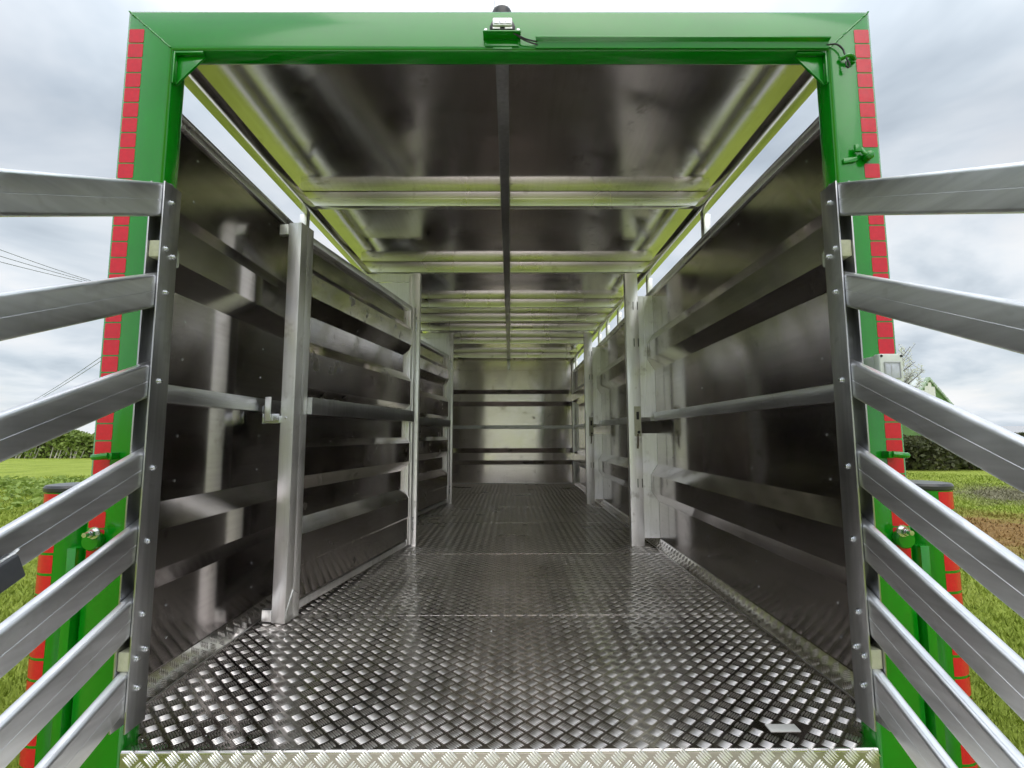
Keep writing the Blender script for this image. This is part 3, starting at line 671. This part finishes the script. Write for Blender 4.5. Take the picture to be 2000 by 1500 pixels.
# ---- ramp and its two side gates
RS = 0.43
mb = MB(); mb.prism([(D - .012, FL - .125), (D - .012, FL - .185), (.28, .005), (.20, .005)], 'x', FIL + .01, FIR - .01); ramp_ = mb.build('ramp', M['ramp'], trailer, smooth=0)
e2 = Vector((0, -(D - .212), -(FL - .13))).normalized(); 
bars_obj('ramp_bars', [bars(FIL + .03, FIR - .03, 0.02, 1.36, (0, D - .012, FL - .125), (1, 0, 0), e2, 1)], M['ramp'], ramp_)
RZ = [2.270, 1.984, 1.711, 1.453, 1.242, 1.038, 0.838]
bolt_src = None
def bolt(loc, parent, s):
    global bolt_src
    if bolt_src is None:
        b_ = MB(); b_.lathe([(.0095, 0), (.0095, .0022), (.0072, .0024), (.0070, .0065), (.0045, .0085), (.0004, .009)], (0, 0, 0), (1, 0, 0), 12); bolt_src = b_.build('bolt', M['zinc'], parent); o = bolt_src
    else: o = bpy.data.objects.new('bolt', bolt_src.data); link(o, parent)
    o.location = loc; o.rotation_euler = (0, 0, 0 if s > 0 else math.pi); return o
def rear_gate(s, xg, label, slopes):
    """s = +1: gate on the left, its inner face looks towards +x"""
    y0, y1 = 1.460, 1.536; zb, zt = .735, 2.330; th = .005; wd = .046; xo = xg - s * wd
    ch = MB()
    def bx_(a, b, *r): ch.box(min(a, b), max(a, b), *r)
    bx_(xg, xg - s * th, y0, y1, zb, zt)                     # inner flange
    bx_(xo, xo + s * th, y0, y1, zb, zt)                     # outer flange
    bx_(xg - s * (th + .0002), xo + s * (th + .0002), y1 - th, y1 - .0003, zb + .001, zt - .001)   # web
    st = ch.build('rear_gate', M['stile'], trailer, bevel=.0012); tag(st, label)
    ym = (y0 + y1) / 2; xm = xg - s * wd / 2; ye = 0.20
    for k, z in enumerate(RZ):
        zc = z; RS = slopes[k]; p0 = Vector((xm, y1 - .012, zc + RS * (y1 - .012 - y0))); p1 = Vector((xm, ye, zc - RS * (y0 - ye)))
        r_ = MB(); r_.sweep(rrect(wd - 2 * th - .003, .098, .011, 4, .0011), [p0, p1], (1, 0, 0)); r_.build('rail', M['rail'], st, smooth=35)
        bolt((xg + s * .0002, ym - .004 , zc + .004), st, s)
    for z in (2.118, .922):
        MB().box(min(xg - s * (th + .0008), xo + s * (th + .0008)), max(xg - s * (th + .0008), xo + s * (th + .0008)), y0 + .006, y0 + .05, z - .026, z + .026).build('hinge_block', M['nylon'], st, bevel=.003)
        bolt((xg + s * .0002, y0 + .022, z + .004), st, s); bolt((xg + s * .0002, y0 + .056, z - .010 if z > 1.5 else z + .016), st, s)
        MB().lathe([(.011, 0), (.011, .010), (.006, .012), (.0004, .013)], (xo - s * .0002, y0 + .026, z), (-s, 0, 0), 10).build('hinge_nut', M['zinc'], st)
    MB().prism([(y1 - .0002, 2.140), (y1 + .012, 2.130), (y1 + .012, 2.085), (y1 - .0002, 2.080)], 'x', min(xg - s * .001, xg - s * .006), max(xg - s * .001, xg - s * .006)).build('stop_tab', M['zinc'], st)
    RS = slopes[3]; ms = MB(); ms.sweep([(-.02, -.03), (.02, -.03), (.02, .03), (-.02, .03)], [(xm, ye - .03, RZ[0] - RS * (y0 - ye) + .1), (xm, ye - .03, max(.06, RZ[-1] - RS * (y0 - ye) - .1))], (1, 0, 0)); ms.build('end_stile', M['stile'], st)
    return st
gl = rear_gate(1, -1.058, 'seven-rail aluminium ramp gate with a welded dark bracket', (.46, .43, .41, .41, .41, .41, .41))
gr = rear_gate(-1, 1.003, 'seven-rail aluminium ramp gate beside the grey electrical box', (.447, .458, .485, .49, .49, .49, .49))
# dark bracket welded to the fourth rail of the left gate
brk = MB(); dv = Vector((0, math.cos(math.atan(RS)), math.sin(math.atan(RS)))); pA = Vector((-1.043, 1.085, RZ[3] - RS * (1.46 - 1.085) - .012))
brk.sweep(rrect(.030, .056, .006, 3), [pA, pA - dv * .42], (1, 0, 0)); brk = brk.build('bracket', M['darkgrey'], gl)
pts = []; rr = []
for i in range(40):
    q = pA - dv * (.42 * i / 39) + Vector((.004, 0, .031)); pts.append(q + Vector((random.uniform(-.001, .001), 0, random.uniform(-.002, .002)))); rr.append(random.uniform(.003, .0065))
MB().tube(pts, rr, 7).build('weld_bead', M['weld'], gl)

# ------------------------------------------------------------------ grass and weeds
def scatter_grass():
    n = 190000
    out = []
    for sgn in (-1, 1):
        r = np.exp(rng.uniform(math.log(2.2), math.log(26), n // 2)); th = rng.uniform(R(30), R(62), n // 2)
        x = sgn * r * np.sin(th); y = r * np.cos(th); k = np.abs(x) > 1.65; out.append(np.stack([x[k], y[k]], 1))
    xy = np.concatenate(out); r = np.hypot(xy[:, 0], xy[:, 1]); n = len(xy)
    patch = ((xy[:, 0] - 7.6) ** 2 / 6 + (xy[:, 1] - 8.0) ** 2 / 6) < 0.7; keep = ~(patch & (rng.random(n) < .75)); xy = xy[keep]; r = r[keep]; n = len(xy)
    h = rng.uniform(.025, .065, n) * np.clip(.8 + .025 * r, 0.8, 1.4); wd = rng.uniform(.0025, .005, n) * np.clip(r / 3.0, 1, 6); a = rng.uniform(0, 2 * math.pi, n); lean = rng.uniform(.2, .9, n) * h; la = rng.uniform(0, 2 * math.pi, n)
    z0 = np.zeros(n); c, s = np.cos(a) * wd, np.sin(a) * wd
    v0 = np.stack([xy[:, 0] - c, xy[:, 1] - s, z0], 1); v1 = np.stack([xy[:, 0] + c, xy[:, 1] + s, z0], 1)
    v2 = np.stack([xy[:, 0] + np.cos(la) * lean, xy[:, 1] + np.sin(la) * lean, h], 1)
    V = np.stack([v0, v1, v2], 1).reshape(-1, 3); T = np.arange(3 * n).reshape(-1, 3)
    return raw_mesh('grass', V, None, T, M['grass'], None, smooth=False)
tag(scatter_grass(), 'short green grass beside the trailer', 'grass', kind='stuff')
def leaf_cloud(name, centers, size, mat, parent, aspect=1.6, flat=0.0):
    n = len(centers); sz = size * rng.uniform(.6, 1.4, n)
    a = rng.normal(size=(n, 3)); a[:, 2] *= (1 - flat); a /= np.linalg.norm(a, axis=1)[:, None]
    b = rng.normal(size=(n, 3)); b -= (b * a).sum(1)[:, None] * a; b /= np.linalg.norm(b, axis=1)[:, None]
    a = a * (sz * aspect / 2)[:, None]; b = b * (sz / 2)[:, None]; c = centers
    V = np.stack([c - a, c + b * .9, c + a, c - b * .9], 1).reshape(-1, 3); Q = np.arange(4 * n).reshape(-1, 4)
    return raw_mesh(name, V, Q, None, mat, parent, smooth=False)
wc = []
for k in range(230):
    px, py = rng.uniform(-17, -8.2), rng.uniform(9, 17)
    m_ = rng.integers(8, 22); r_ = rng.uniform(.05, .28); wc.append(np.stack([px + rng.normal(0, r_, m_), py + rng.normal(0, r_, m_), rng.uniform(.05, .20, m_)], 1))
tag(leaf_cloud('broadleaf_weeds', np.concatenate(wc), .10, M['weed'], None, 1.8, .5), 'broad-leaved weeds in the grass beyond the ramp gate', 'weeds', kind='stuff')

# ------------------------------------------------------------------ hedges, tree
def hedge(name, x0, x1, y0, y1, h, n, size, mat, label, stems):
    t_ = thing(name, ((x0 + x1) / 2, (y0 + y1) / 2, 0), label, 'hedge')
    u = rng.random(n); x = x0 + (x1 - x0) * u; top = h * (0.90 + .10 * np.sin(x * 1.3) * np.sin(x * .37 + 1) + .06 * np.sin(x * 4.1)); z = top * (1 - rng.random(n) ** 1.6 * .95)
    hw = (y1 - y0) / 2 * (1.05 - .35 * (z / h)); y = (y0 + y1) / 2 + hw * np.clip(rng.normal(0, .75, n), -1.15, 1.15) + .15 * np.sin(x * 2.3 + z * 2)
    leaf_cloud('foliage', np.stack([x, y, z], 1), size, mat, t_)
    # dense dark heart so that only a little daylight comes through
    q = MB(); nx = int((x1 - x0) / .8)
    for i in range(nx):
        xa = x0 + (x1 - x0) * i / nx; zt = h * random.uniform(.62, .80); q.box(xa, xa + (x1 - x0) / nx * random.uniform(.9, .99), (y0 + y1) / 2 - .25 * random.uniform(.6, 1.2), (y0 + y1) / 2 + .25 * random.uniform(.6, 1.2), .05, zt)
    q.build('woody_heart', M['twig'], t_, smooth=0)
    sm = MB()
    for i in range(stems):
        xs = random.uniform(x0, x1); ys_ = y0 - random.uniform(0, .15); sm.tube([(xs, ys_, 0), (xs + random.uniform(-.1, .1), ys_ + .2, random.uniform(.5, .9))], [.035, .018], 5)
    if stems: tag(sm.build('stems', M['stem'], t_), kind='stuff')
    return t_
hedge('field_hedge', -46, -16, 35.6, 37.4, 1.92, 26000, .17, M['hedge'], 'trimmed green hedge with pale stems across the field', 90)
hedge('bramble_hedge', 14.5, 27, 21.6, 23.8, 1.62, 16000, .13, M['bramble'], 'dark unkempt bramble hedge below the blossom tree', 0)
bt = thing('blossom_tree', (18.6, 24.6, 0), 'white blossoming tree partly hidden by the trailer corner', 'tree')
tr = MB(); tips = []
tr.tube([(18.6, 24.6, 0), (18.65, 24.6, 1.2), (18.55, 24.65, 2.4), (18.65, 24.6, 4.5)], [.16, .13, .10, .07], 10)
trunk = tr.build('trunk', M['twig'], bt)
br = MB()
for i in range(64):
    a = random.uniform(0, 2 * math.pi); z0 = random.uniform(1.2, 4.4); ln = random.uniform(1.2, 2.6) * (1.2 - z0 / 9); el = random.uniform(.25, 1.1)
    p0 = Vector((18.62, 24.6, z0)); d = Vector((math.cos(a) * math.cos(el), math.sin(a) * math.cos(el), math.sin(el))); p1 = p0 + d * ln * .5 + Vector((0, 0, .1)); p2 = p0 + d * ln + Vector((random.uniform(-.2, .2), 0, .35))
    br.tube([p0, p1, p2], [.045, .025, .008], 6)
    for k in range(9):
        s = random.uniform(.3, 1); q = p0.lerp(p2, s); e = q + Vector((random.uniform(-.5, .5), random.uniform(-.5, .5), random.uniform(0, .7))); br.tube([q, e], [.010, .004], 4)
        for j in range(24): tips.append(q.lerp(e, random.uniform(.1, 1)) + Vector((random.gauss(0, .06),) * 1 + (random.gauss(0, .06), random.gauss(0, .06))))
br.build('branches', M['twig'], bt)
leaf_cloud('crown', np.array([tuple(q) for q in tips]), .075, M['blossom'], bt, 1.1)

# ------------------------------------------------------------------ farm buildings, lorry, power line
def gabled(name, loc, label, wd, ln, he, hr, rz, strip):
    t_ = thing(name, (loc[0], loc[1], 0), label, 'barn'); c, s = math.cos(rz), math.sin(rz)
    def X(vs): return [(loc[0] + c * x - s * y, loc[1] + s * x + c * y, z) for x, y, z in vs]
    def shape(nm, poly, ya, yb, mat):
        mb = MB(); n = len(poly); mb.add(X([(x, ya, z) for x, z in poly]) + X([(x, yb, z) for x, z in poly]), [(i, (i + 1) % n, n + (i + 1) % n, n + i) for i in range(n)] + [tuple(range(n)), tuple(range(n, 2 * n))]); return mb.build(nm, mat, t_, smooth=0)
    h = wd / 2
    shape('wall', [(-h, 0), (h, 0), (h, he), (0, hr), (-h, he)], 0, ln, M['barn_green'] if strip else M['white'])
    o = .45
    for sg in (-1, 1):
        r_ = shape('roof', [(0, hr + .05), (sg * (h + o), he - (hr - he) * o / h + .05), (sg * (h + o), he - (hr - he) * o / h + .22), (0, hr + .24)], -.12, ln + .5, M['barn_roof'])
        if strip:
            k = 9
            for i in range(k):
                a0, a1 = i / k, (i + .80) / k
                mb = MB(); pts = []
                for a in (a0, a1):
                    pts += [(sg * (h + o) * a, hr + .25 - (hr - he + (hr - he) * o / h) * a)]
                mb.add(X([(pts[0][0], -.18, pts[0][1]), (pts[1][0], -.18, pts[1][1]), (pts[1][0], -.18, pts[1][1] - .35), (pts[0][0], -.18, pts[0][1] - .35),
                          (pts[0][0], .3, pts[0][1] + .02), (pts[1][0], .3, pts[1][1] + .02), (pts[1][0], .3, pts[1][1] - .35), (pts[0][0], .3, pts[0][1] - .35)]),
                       [(0, 1, 2, 3), (4, 5, 6, 7), (0, 1, 5, 4), (1, 2, 6, 5), (2, 3, 7, 6), (3, 0, 4, 7)]); mb.build('verge_tile', M['barn_trim'], r_, smooth=0)
    if strip:
        for i in range(4):
            x0 = -1.15 + i * .48; zt = hr - (hr - he) * max(abs(x0), abs(x0 + .47)) / h - .08
            shape('white_panel', [(x0, .1), (x0 + .47, .1), (x0 + .47, zt), (x0, zt)], -.05, -.004, M['white'])
        shape('gutter', [(h + .30, he - .62), (h + .75, he - .62), (h + .75, he - .5), (h + .30, he - .5)], -.9, ln + .6, M['roof_grey'])
    else:
        for i in range(4): shape('window', [(-h + 1 + i * 1.8, 1.2), (-h + 1.9 + i * 1.8, 1.2), (-h + 1.9 + i * 1.8, 2.2), (-h + 1 + i * 1.8, 2.2)], -.03, -.003, M['glass'])
    return t_
gabled('barn', (50.83, 60.0), 'green barn with a white panelled gable behind the blossom tree', 9.0, 16, 3.3, 8.25, R(8), True)
gabled('farm_building', (-72, 92), 'low white building just above the field hedge', 11, 14, 2.6, 4.0, R(-20), False)
# timber clad shed
ts = thing('timber_shed', (46.5, 41.2, 0), 'orange-brown boarded shed with a grey roof at the frame edge', 'shed')
MB().box(39.4, 56.0, 40.25, 44.0, 0.0, 1.46).build('wall', M['pole'], ts, smooth=0)
bd = None
for i in range(70):
    x = 39.4 + i * .2371; hh = 1.46
    if bd is None: bd = MB().box(-.105, .105, -.025, 0, 0, hh).build('board', M['timber'], ts, bevel=.004); bd.location = (x + .118, 40.245, .0)
    else: inst(bd, 'board', (x + .118 + random.uniform(-.006, .006), 40.245 - random.uniform(0, .02), random.uniform(-.03, 0)), ts)
MB().box(39.0, 56.4, 39.7, 39.95, 1.46, 1.60).build('fascia', M['white'], ts, smooth=0)
MB().prism([(39.65, 1.605), (44.6, 2.20), (44.6, 2.28), (39.65, 1.70)], 'x', 39.0, 56.4).build('roof', M['roof_grey'], ts, smooth=0)
# lorry
lo = thing('lorry', (46.2, 49, 0), 'dark blue lorry cab with chrome roof rails in the yard', 'lorry')
mb = MB(); mb.prism([(45.1, .55), (47.2, .55), (47.25, 1.5), (47.1, 2.18), (46.85, 2.36), (45.3, 2.42), (45.1, 2.3)], 'y', 48, 50.2); cab = mb.build('cab', M['blue'], lo, bevel=.05)
MB().box(45.35, 46.95, 47.985, 47.999, 1.45, 2.12).build('windscreen', M['glass'], cab)
MB().box(42.2, 45.05, 48.1, 50.1, .75, 1.25).build('load_bed', M['blue'], lo, bevel=.03)
MB().box(44.2, 46.4, 48.2, 48.9, 2.44, 2.52).build('roof_box', M['black'], lo, bevel=.03)
rl = MB(); rl.tube([(46.1, 48.6, 2.40), (46.1, 48.6, 2.66), (46.5, 48.6, 2.66), (46.5, 48.6, 2.40)], .022, 6); rl.tube([(46.5, 48.6, 2.66), (46.75, 48.6, 2.64), (46.75, 48.6, 2.38)], .018, 6); rl.build('roof_rail', M['zinc'], lo)
for x in (42.9, 44.4, 46.6):
    for y in (48.15, 50.05):
        wh = MB().lathe([(.30, -.13), (.47, -.12), (.50, 0), (.47, .12), (.30, .13)], (x, y, .50), (0, 1, 0), 24).build('wheel', M['rubber'], lo)
        MB().lathe([(.29, -.135), (.2, -.1), (.05, -.14), (.001, -.14)], (x, y, .5), (0, 1, 0), 18).build('rim', M['roof_grey'], wh)
# pole and overhead cables
pl_ = thing('utility_pole', (-27.6, 40.0, 0), 'wooden utility pole standing behind the trailer', 'utility pole')
MB().tube([(-27.6, 40, 0), (-27.6, 40, 12.9)], [.17, .12], 12).build('pole', M['pole'], pl_)
MB().box(-28.8, -26.4, 39.92, 40.08, 12.45, 12.6).build('crossarm', M['pole'], pl_, bevel=.01)
for dx in (-1.1, 0, 1.1): MB().lathe([(.05, 0), (.07, .05), (.04, .1), (.06, .15), (.02, .2)], (-27.6 + dx, 40, 12.6), (0, 0, 1), 12).build('insulator', M['cap'], pl_)
def cable(a, b, sag, r, label, grp):
    a = Vector(a); b = Vector(b); pts = []
    for i in range(33):
        k = i / 32; q = a.lerp(b, k); q.z -= sag * 4 * k * (1 - k); pts.append(q)
    o = MB().tube(pts, r, 6).build('overhead_cable', M['cable']); return tag(o, label, 'cable', grp)
# through (0,490)/(175,548) etc. of the photograph, carried on to the pole and out of the picture
cable((-27.3, 21.5, 11.6), (-28.7, 40, 12.72), .35, .016, 'uppermost of the three thin cables crossing the sky', None)
cable((-27.1, 21.5, 10.95), (-27.6, 40, 12.60), .30, .016, 'middle one of the three thin cables crossing the sky', None)
cable((-27.0, 21.5, 10.45), (-26.5, 40, 12.55), .30, .016, 'lowest of the three thin cables crossing the sky', None)
for k, lab in ((0, 'upper of the two cables slanting down to the horizon'), (1, 'lower of the two cables slanting down to the horizon')):
    cable((-27.6, 40, 12.3 - .55 * k), (-99, 100, 6.9 - .25 * k), .7, .03, lab, None)
for o in bpy.data.objects:
    if '_w' in o: del o['_w']
